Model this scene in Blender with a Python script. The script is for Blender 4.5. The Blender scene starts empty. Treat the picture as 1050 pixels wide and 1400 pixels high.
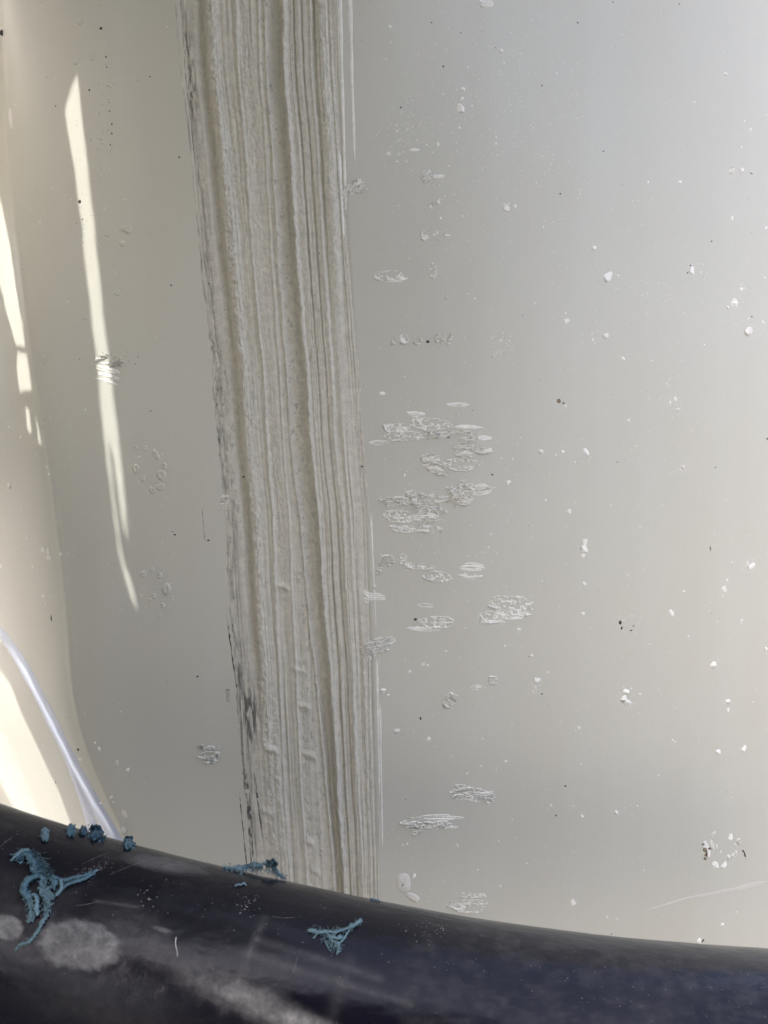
import bpy, bmesh, math, random
import numpy as np
from mathutils import Vector, Matrix, geometry
from mathutils.bvhtree import BVHTree

random.seed(7)
S = bpy.context.scene
COL = S.collection

# ------------------------------------------------------------------ camera
K, D = 0.0004, 0.5                       # metres per photo pixel on the hull, camera distance
cam = bpy.data.cameras.new('camera')
cam.sensor_fit = 'VERTICAL'
cam.sensor_height = 24
cam.lens = 24 * D / (1400 * K)
cam.clip_start, cam.clip_end = 0.01, 500
cam.dof.use_dof = True
cam.dof.focus_distance = 0.5
cam.dof.aperture_fstop = 20
camo = bpy.data.objects.new('camera', cam)
COL.objects.link(camo)
camo.location = (0, -D, 0)
camo.rotation_euler = (math.radians(90), 0, 0)
S.camera = camo

# ------------------------------------------------------------------ sky, sun, exposure
SUN = Vector((-0.50, -0.46, 0.74)).normalized()
elev = math.asin(SUN.z)
rot = math.atan2(SUN.x, SUN.y)
W = bpy.data.worlds.new('World')
S.world = W
W.use_nodes = True
nt = W.node_tree
bg = nt.nodes['Background']
sky = nt.nodes.new('ShaderNodeTexSky')
sky.sky_type = 'NISHITA'
sky.sun_disc = False
sky.sun_elevation = elev
sky.sun_rotation = rot
sky.air_density = 0.6
sky.dust_density = 7.0
sky.ozone_density = 0.9
nt.links.new(sky.outputs[0], bg.inputs[0])
bg.inputs[1].default_value = 0.15
sl = bpy.data.lights.new('sun', 'SUN')
sl.energy = 1.1
sl.angle = math.radians(0.4)
sl.color = (1.0, 0.98, 0.96)
so = bpy.data.objects.new('sun', sl)
COL.objects.link(so)
so.rotation_euler = SUN.to_track_quat('Z', 'Y').to_euler()
S.view_settings.view_transform = 'Standard'
S.view_settings.look = 'None'
S.view_settings.gamma = 1
S.view_settings.exposure = 2.56
S.render.engine = 'CYCLES'

# ------------------------------------------------------------------ noise
def _h(ix, iy, seed):
    n = (ix.astype(np.int64) * 374761393 + iy.astype(np.int64) * 668265263 + seed * 144665) & 0xffffffff
    n = ((n ^ (n >> 13)) * 1274126177) & 0xffffffff
    n = n ^ (n >> 16)
    return (n & 0xffff) / 65535.0
def vn(x, y, seed=0):
    x = np.asarray(x, float); y = np.asarray(y, float)
    x, y = np.broadcast_arrays(x, y)
    ix, iy = np.floor(x), np.floor(y)
    fx, fy = x - ix, y - iy
    fx = fx * fx * (3 - 2 * fx); fy = fy * fy * (3 - 2 * fy)
    a = _h(ix, iy, seed); b = _h(ix + 1, iy, seed); c = _h(ix, iy + 1, seed); d = _h(ix + 1, iy + 1, seed)
    return (a + (b - a) * fx) * (1 - fy) + (c + (d - c) * fx) * fy
def fbm(x, y, seed=0, o=4):
    t, a, n = 0, 0.5, 0
    for i in range(o):
        t = t + a * vn(x * 2 ** i, y * 2 ** i, seed + 17 * i); n += a; a *= 0.55
    return t / n
def sst(e0, e1, x):
    t = np.clip((x - e0) / (e1 - e0), 0, 1)
    return t * t * (3 - 2 * t)

# ------------------------------------------------------------------ the hull's surface: y = hull_y(x, z)
CR_V = [-2400, -600, -100, 0, 240, 400, 560, 700, 800, 860, 920, 990, 1050, 1150, 1250, 1500, 3200]
CR_U = [-140, -60, -12, -2, 14, 32, 58, 78, 90, 97, 97, 107, 128, 176, 222, 330, 900]
def crease_u(v):
    acc = 0
    for o in (-60, -30, 0, 30, 60):
        acc = acc + np.interp(v + o, CR_V, CR_U)
    return acc / 5
def hull_y(x, z):
    x = np.asarray(x, float); z = np.asarray(z, float)
    y = np.where(x > -0.045, 0.85, 0.40) * (x + 0.045) ** 2
    v = 700 - z / K
    xc = (crease_u(v) - 525) * K * 1.03
    d = (xc - x) / 0.006
    d = 0.006 * np.where(d > 30, d, np.log1p(np.exp(np.clip(d, -40, 30))))
    y = y + 0.75 * d + 3.5 * np.minimum(d, 0.15) ** 2
    # narrow bead along the fold
    y = y - 0.0009 * np.exp(-((x - xc - 0.001) / 0.0016) ** 2)
    # second, lower fold of the bow where the panel sweeps towards the tube
    w = (fbm(x * 6 + 3, z * 5 + 9, 5, 2) - 0.5) * 0.0016
    return y + w
def hull_pt(u, v, h=0.0):
    """points on the hull seen at photo pixel (u, v), lifted h metres along the normal"""
    u = np.asarray(u, float); v = np.asarray(v, float)
    a = (u - 525) * K / D; b = (700 - v) * K / D
    y = np.zeros(np.broadcast(u, v).shape)
    for _ in range(25):
        y = 0.5 * y + 0.5 * hull_y(a * (D + y), b * (D + y))
    x = a * (D + y); z = b * (D + y)
    e = 0.0015
    fx = (hull_y(x + e, z) - hull_y(x - e, z)) / (2 * e)
    fz = (hull_y(x, z + e) - hull_y(x, z - e)) / (2 * e)
    n = np.stack([fx, -np.ones_like(fx), fz], -1)
    n /= np.linalg.norm(n, axis=-1, keepdims=True)
    return np.stack([x, y, z], -1) + n * np.asarray(h)[..., None], n

# ------------------------------------------------------------------ materials
def mat(name):
    m = bpy.data.materials.new(name); m.use_nodes = True
    return m, m.node_tree.nodes, m.node_tree.links, m.node_tree.nodes['Principled BSDF']
def N(nodes, t, **kw):
    n = nodes.new(t)
    for k, v in kw.items():
        setattr(n, k, v)
    return n
def noise(nodes, links, scale, detail=4, rough=0.55, vec=None):
    n = N(nodes, 'ShaderNodeTexNoise'); n.inputs['Scale'].default_value = scale
    n.inputs['Detail'].default_value = detail; n.inputs['Roughness'].default_value = rough
    if vec is None:
        tc = N(nodes, 'ShaderNodeTexCoord'); vec = tc.outputs['Object']
    links.new(vec, n.inputs['Vector'])
    return n
def ramp(nodes, links, src, stops):
    r = N(nodes, 'ShaderNodeValToRGB')
    while len(r.color_ramp.elements) < len(stops):
        r.color_ramp.elements.new(0.5)
    for e, (p, c) in zip(r.color_ramp.elements, stops):
        e.position = p; e.color = (c[0], c[1], c[2], 1) if not np.isscalar(c) else (c, c, c, 1)
    links.new(src, r.inputs[0])
    return r
def mix(nodes, links, f, a, b):
    m = N(nodes, 'ShaderNodeMix', data_type='RGBA')
    if isinstance(f, float): m.inputs[0].default_value = f
    else: links.new(f, m.inputs[0])
    for s, i in ((a, 6), (b, 7)):
        if isinstance(s, tuple): m.inputs[i].default_value = (*s, 1)
        else: links.new(s, m.inputs[i])
    return m.outputs[2]
def bump(nodes, links, h, strength, dist, b, prev=None):
    n = N(nodes, 'ShaderNodeBump'); n.inputs['Strength'].default_value = strength
    n.inputs['Distance'].default_value = dist
    links.new(h, n.inputs['Height'])
    if prev: links.new(prev, n.inputs['Normal'])
    links.new(n.outputs[0], b.inputs['Normal'])
    return n.outputs[0]

GEL = (0.548, 0.537, 0.456)
def make_gelcoat():
    m, n, l, b = mat('aged_gelcoat')
    big = noise(n, l, 7, 3)
    c = mix(n, l, ramp(n, l, big.outputs[0], [(0.35, 0), (0.68, 1)]).outputs[0], GEL, (0.545, 0.525, 0.437))
    tc = N(n, 'ShaderNodeTexCoord'); mp = N(n, 'ShaderNodeMapping'); mp.inputs['Scale'].default_value = (26, 26, 2.2)
    l.new(tc.outputs['Object'], mp.inputs['Vector'])
    vs = noise(n, l, 1.0, 4, 0.6, mp.outputs[0])
    c = mix(n, l, ramp(n, l, vs.outputs[0], [(0.45, 0), (0.75, 0.55)]).outputs[0], c, (0.57, 0.567, 0.488))
    sp = noise(n, l, 900, 2, 0.5)
    c = mix(n, l, ramp(n, l, sp.outputs[0], [(0.70, 0), (0.78, 0.6)]).outputs[0], c, (0.68, 0.66, 0.62))
    ds = noise(n, l, 520, 2, 0.5)
    c = mix(n, l, ramp(n, l, ds.outputs[0], [(0.735, 0), (0.79, 0.55)]).outputs[0], c, (0.30, 0.27, 0.22))
    l.new(c, b.inputs['Base Color'])
    rg = noise(n, l, 14, 4)
    rr = ramp(n, l, rg.outputs[0], [(0.3, 0.285), (0.7, 0.36)])
    l.new(rr.outputs[0], b.inputs['Roughness'])
    b.inputs['IOR'].default_value = 1.48
    fine = noise(n, l, 1500, 2)
    p = bump(n, l, fine.outputs[0], 0.06, 0.0004, b)
    lo = noise(n, l, 40, 2)
    bump(n, l, lo.outputs[0], 0.05, 0.003, b, p)
    return m
def make_scrape(name, col, grain=0.6):
    m, n, l, b = mat(name)
    f = noise(n, l, 260, 5, 0.65)
    c = mix(n, l, ramp(n, l, f.outputs[0], [(0.35, 0), (0.65, 1)]).outputs[0], tuple(x * 0.9 for x in col), tuple(min(1, x * 1.08) for x in col))
    at = N(n, 'ShaderNodeAttribute', attribute_name='dirt')
    c = mix(n, l, at.outputs['Fac'], c, (0.035, 0.03, 0.025))
    l.new(c, b.inputs['Base Color'])
    b.inputs['Roughness'].default_value = 0.62
    g = noise(n, l, 1400, 3, 0.6)
    bump(n, l, g.outputs[0], grain, 0.0008, b)
    return m
def make_plain(name, col, rough=0.5, var=0.15, scale=700, bmp=0.3):
    m, n, l, b = mat(name)
    f = noise(n, l, scale, 4, 0.6)
    c = mix(n, l, ramp(n, l, f.outputs[0], [(0.3, 0), (0.7, 1)]).outputs[0], tuple(x * (1 - var) for x in col), tuple(min(1, x * (1 + var)) for x in col))
    l.new(c, b.inputs['Base Color'])
    b.inputs['Roughness'].default_value = rough
    bump(n, l, f.outputs[0], bmp, 0.0008, b)
    return m
def make_tube():
    m, n, l, b = mat('navy_fender_plastic')
    base = noise(n, l, 18, 5, 0.6)
    navy = mix(n, l, ramp(n, l, base.outputs[0], [(0.35, 0), (0.7, 1)]).outputs[0], (0.0050, 0.0046, 0.0095), (0.0080, 0.0074, 0.0130))
    at = N(n, 'ShaderNodeAttribute', attribute_name='glint_dust')  # painted reflections and real dust share this mask
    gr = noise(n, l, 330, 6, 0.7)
    glint_dust_col = mix(n, l, ramp(n, l, gr.outputs[0], [(0.3, 0), (0.7, 1)]).outputs[0], (0.22, 0.21, 0.19), (0.46, 0.44, 0.40))
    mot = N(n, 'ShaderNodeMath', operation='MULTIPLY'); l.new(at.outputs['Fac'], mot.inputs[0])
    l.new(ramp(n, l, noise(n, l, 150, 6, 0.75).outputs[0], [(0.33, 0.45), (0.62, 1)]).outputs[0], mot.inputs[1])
    c = mix(n, l, mot.outputs[0], navy, glint_dust_col)
    sp = noise(n, l, 800, 2)
    c = mix(n, l, ramp(n, l, sp.outputs[0], [(0.72, 0), (0.80, 0.5)]).outputs[0], c, (0.25, 0.25, 0.26))
    l.new(c, b.inputs['Base Color'])
    rn = noise(n, l, 30, 5)
    b.inputs['Specular IOR Level'].default_value = 0.25
    r1 = ramp(n, l, rn.outputs[0], [(0.3, 0.10), (0.7, 0.24)])
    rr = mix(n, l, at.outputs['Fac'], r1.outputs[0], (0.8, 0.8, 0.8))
    l.new(rr, b.inputs['Roughness'])
    p = bump(n, l, gr.outputs[0], 0.10, 0.001, b)
    f2 = noise(n, l, 70, 4)
    bump(n, l, f2.outputs[0], 0.08, 0.003, b, p)
    return m
M_GEL = make_gelcoat()
M_SCR = make_scrape('scraped_gelcoat', (0.60, 0.572, 0.475))
M_SCUFF = make_scrape('scuffed_gelcoat', (0.79, 0.775, 0.69), 0.5)
M_FLECK = make_plain('white_paint_crumb', (0.86, 0.835, 0.76), 0.55, 0.06)
M_FLECKG = make_plain('off_white_film', (0.72, 0.69, 0.61), 0.35, 0.08)
M_FAINT = make_plain('faint_rubbed_gelcoat', (0.60, 0.58, 0.51), 0.4, 0.03, 300, 0.05)
M_SCRL = make_plain('pale_scratch', (0.16, 0.155, 0.15), 0.7, 0.3)
M_REFLECT = make_plain('painted_blue_reflection', (0.50, 0.55, 0.66), 0.15, 0.04, 300, 0.05)  # colour of the painted reflection streak
M_DIRT = make_plain('black_dirt', (0.04, 0.035, 0.028), 0.8, 0.4)
M_BROWN = make_plain('brown_dirt', (0.20, 0.155, 0.105), 0.8, 0.4)
M_TUBE = make_tube()
M_BLUE = make_plain('blue_plastic_shred', (0.075, 0.16, 0.195), 0.32, 0.3, 500, 0.5)
M_TEAL = make_plain('pale_teal_plastic_shred', (0.135, 0.225, 0.25), 0.33, 0.3, 500, 0.5)
M_DEEP = make_plain('deep_blue_plastic_shred', (0.035, 0.09, 0.13), 0.42, 0.3, 500, 0.5)
M_GROUND = make_plain('sandy_hardstanding', (0.14, 0.135, 0.12), 0.9, 0.2, 6, 0.3)
M_GREYC = make_plain('grey_blocker', (0.12, 0.155, 0.19), 0.9, 0.1, 300, 0.3)  # for the added side sheet that cuts light
M_DARKC = make_plain('dark_blocker', (0.035, 0.033, 0.03), 0.9, 0.1, 300, 0.3)  # for the added dark screen in front
M_GOBO = make_plain('buff_gobo', (0.58, 0.57, 0.49), 0.9, 0.1, 300, 0.3)  # for the added roof and corner sheets

# ------------------------------------------------------------------ mesh helpers
def link(name, me, m=None, parent=None):
    o = bpy.data.objects.new(name, me); COL.objects.link(o)
    if m is not None and len(me.materials) == 0: me.materials.append(m)
    if parent is not None: o.parent = parent
    return o
def grid_mesh(name, P, smooth=True, attr=None, attr_name='dirt'):
    nv, nu = P.shape[:2]
    idx = np.arange(nv * nu).reshape(nv, nu)
    q = np.stack([idx[:-1, :-1], idx[1:, :-1], idx[1:, 1:], idx[:-1, 1:]], -1).reshape(-1, 4)
    me = bpy.data.meshes.new(name)
    me.vertices.add(nv * nu); me.vertices.foreach_set('co', P.reshape(-1).astype(np.float32))
    me.loops.add(q.size); me.loops.foreach_set('vertex_index', q.reshape(-1).astype(np.int32))
    me.polygons.add(len(q)); me.polygons.foreach_set('loop_start', np.arange(0, q.size, 4, dtype=np.int32))
    me.polygons.foreach_set('use_smooth', np.full(len(q), smooth))
    if attr is not None:
        a = me.attributes.new(attr_name, 'FLOAT', 'POINT'); a.data.foreach_set('value', attr.reshape(-1).astype(np.float32))
    me.update(); me.validate()
    return me
def tag(o, label, cat, group=None):
    o['label'] = label; o['category'] = cat
    if group: o['group'] = group
    return o

# ================================================================== ground and shade overhead (both out of view)
gx = np.linspace(-60, 60, 61)
GX, GY = np.meshgrid(gx, gx)
ground = link('ground', grid_mesh('ground', np.stack([GX, GY, -1.25 + 0 * GX], -1)), M_GROUND)
ground['kind'] = 'structure'

# ================================================================== hull
hull = bpy.data.objects.new('boat_hull', None); COL.objects.link(hull)
hull.location = (0, 0, 0)
tag(hull, 'off-white glossy curved boat hull with a wide rough scrape down it', 'boat hull')

# band edges (photo pixels)
BV = [-60, 0, 120, 350, 500, 700, 900, 1050, 1190, 1320]
BL = [236, 240, 250, 274, 292, 308, 322, 332, 345, 356]
BR = [458, 462, 468, 483, 493, 505, 514, 518, 521, 524]
bl = lambda v: np.interp(v, BV, BL) - 6
br = lambda v: np.interp(v, BV, BR) + 8

def skin():
    def axis(a0, a1, b0, b1, fine, coarse):
        return np.unique(np.round(np.concatenate([np.arange(a0, a1, coarse), np.arange(a1, b0, fine), np.arange(b0, b1 + 1e-6, coarse)]), 6))
    xs = axis(-0.55, -0.27, 0.24, 0.62, 0.0013, 0.012)
    zs = axis(-1.24, -0.31, 0.31, 0.62, 0.0026, 0.02)
    X, Z = np.meshgrid(xs, zs)
    Y = hull_y(X, Z)
    u = 525 + X / K * D / (D + Y); v = 700 - Z / K * D / (D + Y)
    m = sst(9, 22, u - bl(v)) * sst(12, 26, br(v) - u) * sst(-50, -20, v) * sst(1300, 1270, v)
    Y = Y + 0.0045 * m
    return grid_mesh('gelcoat_skin', np.stack([X, Y, Z], -1)[::-1])
link('gelcoat_skin', skin(), M_GEL, hull)

# ---- the scrape: one height field, cut lengthwise into its grooves, ridges and strips
def band():
    nu, nv = 330, 960
    s1 = np.linspace(0, 1, nu); v1 = np.linspace(-45, 1290, nv)
    Sg, V = np.meshgrid(s1, v1)
    U = bl(V) + Sg * (br(V) - bl(V))
    wob = (vn(V / 90, 0 * V, 3) - 0.5) * 0.012 + (vn(V / 23, 0 * V, 4) - 0.5) * 0.004
    s = Sg + wob
    px = s * 205
    def at(a, b, c): return np.interp(V, [0, 610, 1150], [a, b, c])
    def ridge(c, w, h, seed, crumble=0.0):
        jag = (fbm(V / 9, 0 * V + seed, seed, 3) - 0.5) * w * (0.75 if crumble else 0.25)
        g = np.exp(-np.abs((s - c + jag) / w) ** 2.4)
        if crumble:
            g = g * (0.45 + 1.3 * crumble * fbm(px / 2.6 + V / 10, V / 3.8, seed + 1, 4))
        return h * g
    mm = 0.001
    H = np.zeros_like(s)
    # long striations that change slowly along the scrape
    stri = 0.25 + 0.75 * sst(0.42, 0.62, vn(px / 17 + 3, V / 360, 13))
    H += 0.34 * mm * (fbm(px / 8.5, V / 300, 11, 2) - 0.5) * 2
    H += stri * 0.30 * mm * (vn(px / 2.4, V / 170, 21) - 0.5) * 2
    H += stri * 0.20 * mm * (vn(px / 1.25, V / 110, 23) - 0.5) * 2
    # crumbly grain, stronger in some lanes
    lane = sst(0.36, 0.60, vn(px / 13, V / 330, 31))
    H += lane * (0.45 + 0.9 * vn(px / 20, V / 60, 45)) * 0.75 * mm * (fbm(px / 2.8 + V / 15, V / 4.4, 41, 4) - 0.45)
    H += 0.10 * mm * (fbm(px / 2.2, V / 4.5, 43, 3) - 0.5)
    fade_top = 1.0
    # groove and main torn ridge on the left
    H -= ridge(at(0.158, 0.160, 0.165), 0.024, 2.2 * mm, 51) * sst(1020, 850, V)
    H += ridge(at(0.225, 0.222, 0.21), 0.034, 1.6 * mm, 53, 1.0) * (0.55 + 0.45 * sst(900, 300, V))
    H += ridge(at(0.365, 0.34, 0.30), 0.010, 0.9 * mm, 55, 0.5)
    H += ridge(at(0.50, 0.44, 0.42), 0.008, 0.6 * mm, 57)
    H += ridge(at(0.30, 0.28, 0.27), 0.022, 0.9 * mm, 59, 0.9) * sst(820, 1050, V)
    # wide central gouge with bright torn lip on its right
    wB = np.interp(V, [0, 300, 610, 900, 1150], [0.036, 0.040, 0.050, 0.034, 0.020])
    cB = at(0.600, 0.560, 0.648)
    cB = np.interp(V, [0, 300, 610, 850, 1000, 1150, 1290], [0.590, 0.565, 0.555, 0.590, 0.625, 0.648, 0.66])
    jag = (fbm(V / 10, 0 * V, 63, 3) - 0.5) * 0.02
    H -= 2.7 * mm * np.exp(-np.abs((s - cB + jag) / wB) ** 3)
    H += 0.5 * mm * np.exp(-np.abs((s - cB) / wB) ** 4) * sst(430, 560, V) * sst(980, 800, V) * fbm(px / 5, V / 8, 65, 4)
    H += ridge(cB + wB + 0.016, 0.014, 1.4 * mm, 61, 0.8)
    H += ridge(cB - wB - 0.014, 0.012, 0.8 * mm, 62, 0.9)
    # right side lines and the second torn lip
    H -= ridge(at(0.70, 0.69, 0.73), 0.006, 0.9 * mm, 71)
    H -= ridge(at(0.745, 0.74, 0.78), 0.006, 0.8 * mm, 73)
    H -= ridge(at(0.815, 0.79, 0.84), 0.010, 1.3 * mm, 75) * sst(520, 250, V)
    H += ridge(at(0.865, 0.845, 0.80), 0.026, 0.9 * mm, 77, 0.9) * (0.30 + 0.70 * sst(520, 240, V))
    H += ridge(at(0.80, 0.775, 0.82), 0.012, 0.7 * mm, 79, 0.7)
    # chipped ledges across the smooth lane low down
    for (a, b0, b1, c, hgt) in ((0.40, 0.455, 0.50, 965, 0.8), (0.38, 0.43, 0.47, 915, 0.7), (0.42, 0.465, 0.52, 1031, 0.8), (0.44, 0.47, 0.50, 1190, 0.9), (0.42, 0.44, 0.47, 1150, 0.9), (0.17, 0.20, 0.26, 1022, 1.2), (0.30, 0.34, 0.40, 800, 0.9), (0.12, 0.15, 0.19, 1108, 0.9)):
        q = np.exp(-((V - c - 60 * (s - b0)) / 4.5) ** 2) * sst(a, b0, s) * sst(b1 + .03, b1, s)
        H += hgt * mm * q * (0.6 + 0.8 * fbm(px / 4, V / 4, 83, 3))
    # crossing rows where the tear changes direction
    H += 0.8 * mm * np.exp(-((V - 800 - 40 * np.sin(s * 7)) / 16) ** 2) * sst(0.2, 0.35, s) * sst(0.75, 0.6, s) * (fbm(px / 5, V / 6, 87, 4) - 0.35)
    # outer lanes lie almost flush; feather the rim under the skin
    flat = sst(0.0, 0.13, Sg) * sst(1.0, 0.90, Sg)
    H = H * (0.28 + 0.72 * flat) + 0.00012 - 0.00022 * flat
    rag = 0.020 * fbm(V / 40, 0 * V, 91, 4) + 0.012 * vn(V / 7, 0 * V, 92)
    H -= 0.0006 * sst(rag + 0.010, rag - 0.010, Sg)
    ragr = 0.045 * fbm(V / 150, 0 * V + 5, 93, 3)
    H -= 0.0006 * sst(1 - ragr - 0.012, 1 - ragr + 0.010, Sg)
    H -= 0.00035 * sst(0.88, 0.97, Sg) * sst(0.40, 0.60, vn(px / 2.6, V / 260, 95))
    H -= 0.00035 * sst(0.10, 0.03, Sg) * sst(0.40, 0.60, vn(px / 2.2, V / 200, 97))
    # black rubber smears along the left edge
    d = 0.75 * sst(0.54, 0.72, fbm(px / 1.6, V / 46, 101, 4)) * sst(0.13, 0.05, s) * (0.25 + 0.75 * vn(V / 70, 0 * V, 103))
    d += 0.5 * sst(0.57, 0.72, fbm(px / 2.0, V / 7, 105, 4)) * sst(0.17, 0.10, s) * sst(400, 520, V) * sst(820, 660, V)
    d += 1.9 * sst(0.38, 0.60, fbm(px / 2.6, V / 16, 107, 4)) * np.exp(-((s - 0.10) / 0.055) ** 2) * np.exp(-((V - 975) / 34) ** 2)
    d += 1.0 * sst(0.52, 0.64, fbm(px / 2.2, V / 60, 109, 3)) * sst(0.12, 0.02, s) * sst(1020, 1070, V) * sst(1190, 1110, V)
    d += 0.9 * sst(0.44, 0.62, fbm(px / 2.0, V / 12, 111, 4)) * np.exp(-((s - 0.075) / 0.035) ** 2) * sst(20, 70, V) * sst(190, 130, V)
    d += 0.6 * sst(0.69, 0.76, fbm(px / 3, V / 6, 113, 3)) * np.exp(-((s - 0.53) / 0.05) ** 2)
    d += 0.3 * sst(0.76, 0.81, fbm(px / 3, V / 5, 115, 3))
    d += 0.62 * sst(0.15, 0.03, s) * sst(0.3, 0.8, fbm(px / 3, V / 22, 117, 4))
    P, n = hull_pt(U, V, np.where(H > 0, H * 1.35, H * 1.6))
    d = np.clip(d * 0.7, 0, 0.8)
    cuts = [(0, .125, 'smeared_strip'), (.125, .19, 'scrape_groove'), (.19, .265, 'torn_ridge'), (.265, .40, 'scratched_strip'),
            (.40, .50, 'scratched_strip'), (.50, .635, 'scrape_groove'), (.635, .70, 'torn_ridge'), (.70, .79, 'scratched_strip'),
            (.79, .90, 'torn_ridge'), (.90, 1.0, 'smooth_strip')]
    for a, b, nm in cuts:
        i0, i1 = int(round(a * (nu - 1))), int(round(b * (nu - 1)))
        me = grid_mesh(nm, P[::-1, i0:i1 + 1], True, d[::-1, i0:i1 + 1])
        link(nm, me, M_SCR, hull)
band()

# ---- free scratches beside the scrape (tapered shallow lips)
def streak(pts, w0, w1, h, m=M_SCUFF, name='scratch_line', dirt=0.0, n=60, seed=1):
    pu = np.array([p[0] for p in pts], float); pv = np.array([p[1] for p in pts], float)
    t = np.linspace(0, 1, n); tp = np.linspace(0, 1, len(pts))
    cu, cv = np.interp(t, tp, pu), np.interp(t, tp, pv)
    w = (w0 + (w1 - w0) * t) * (0.75 + 0.5 * vn(t * 9, 0 * t, seed)) * np.minimum(1, np.minimum(t, 1 - t) * 12 + 0.05)
    du, dv = np.gradient(cu), np.gradient(cv); L = np.hypot(du, dv); nu_, nv_ = -dv / L, du / L
    c = np.linspace(-1, 1, 7)
    T, C = np.meshgrid(t, c, indexing='ij')
    Ug = cu[:, None] + nu_[:, None] * C * w[:, None] / 2; Vg = cv[:, None] + nv_[:, None] * C * w[:, None] / 2
    H = h * (1 - C ** 2) - 0.00012 * (np.abs(C) > 0.9) + 0.00008 * (vn(T * 40, C * 3, seed) - 0.5)
    P, _ = hull_pt(Ug, Vg, H)
    dd = dirt * sst(0.3, 0.6, fbm(T * 25, C * 2, seed + 5, 3))
    return link(name, grid_mesh(name, P, True, dd), m, hull)
streak([(478, -30), (481, 100), (485, 222)], 7, 3, 0.0002)
streak([(464, -30), (469, 150), (473, 300)], 6, 3, 0.0002)
streak([(515, 900), (519, 1090)], 4, 2, 0.0002)
streak([(519, 960), (523, 1160)], 4, 2, 0.0002)
streak([(507, 700), (514, 860)], 3, 2, 0.00015)
streak([(463, 205), (470, 330)], 5, 3, 0.0004)
streak([(276, 690), (280, 742)], 1.3, 1.0, 0.00008, M_SCR, dirt=0.8)
streak([(310, 840), (320, 915), (328, 960)], 2.5, 3, 0.0001, M_SCR, dirt=1.0)
streak([(327, 1080), (338, 1190)], 2.0, 2.0, 0.0001, M_SCR, dirt=1.0)
streak([(333, 1045), (341, 1120), (346, 1195)], 7, 5, 0.0001, M_SCR, dirt=0.9, seed=4)
streak([(347, 1055), (360, 1150)], 3, 3, 0.0001, M_SCR, dirt=0.9, seed=6)
streak([(311, 941), (312, 960)], 9, 6, 0.0001, M_SCR, name='dirt_smudge', dirt=0.5, seed=9)
streak([(880, 1246), (940, 1228), (1005, 1216), (1048, 1205)], 2, 9, 0.00007, M_FAINT)

# ---- reflected streak low on the left, painted pale blue on an added rib
def reflect_rib(pts, w0, w1, h, m):
    n = 160; t = np.linspace(0, 1, n); tp = np.linspace(0, 1, len(pts))
    cu = np.interp(t, tp, [p[0] for p in pts]); cv = np.interp(t, tp, [p[1] for p in pts])
    k = np.ones(31) / 31
    cu = np.convolve(np.pad(cu, 15, mode='reflect', reflect_type='odd'), k, 'valid'); cv = np.convolve(np.pad(cv, 15, mode='reflect', reflect_type='odd'), k, 'valid')
    C = np.linspace(-1, 1, 15)
    w = (w0 + (w1 - w0) * t)[:, None] * (0.9 + 0.2 * vn(t * 14, 0 * t, 8))[:, None]
    Hh = h * np.cos(C * math.pi / 2)[None, :] ** 1.5 - 0.0003 * (np.abs(C) > .95)[None, :] + 0 * w
    P, _ = hull_pt(cu[:, None] + C[None, :] * w / 2, cv[:, None] - 0.25 * C[None, :] * w / 2, Hh)
    return link('reflection_rib', grid_mesh('reflection_rib', P), m, hull)
reflect_rib([(-30, 830), (5, 868), (36, 915), (70, 985), (100, 1045), (130, 1100), (165, 1160), (200, 1230)], 13, 22, 0.0005, M_REFLECT)
reflect_rib([(62, 965), (85, 1015), (104, 1065), (120, 1110), (134, 1160)], 10, 16, 0.0004, M_REFLECT)

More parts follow.
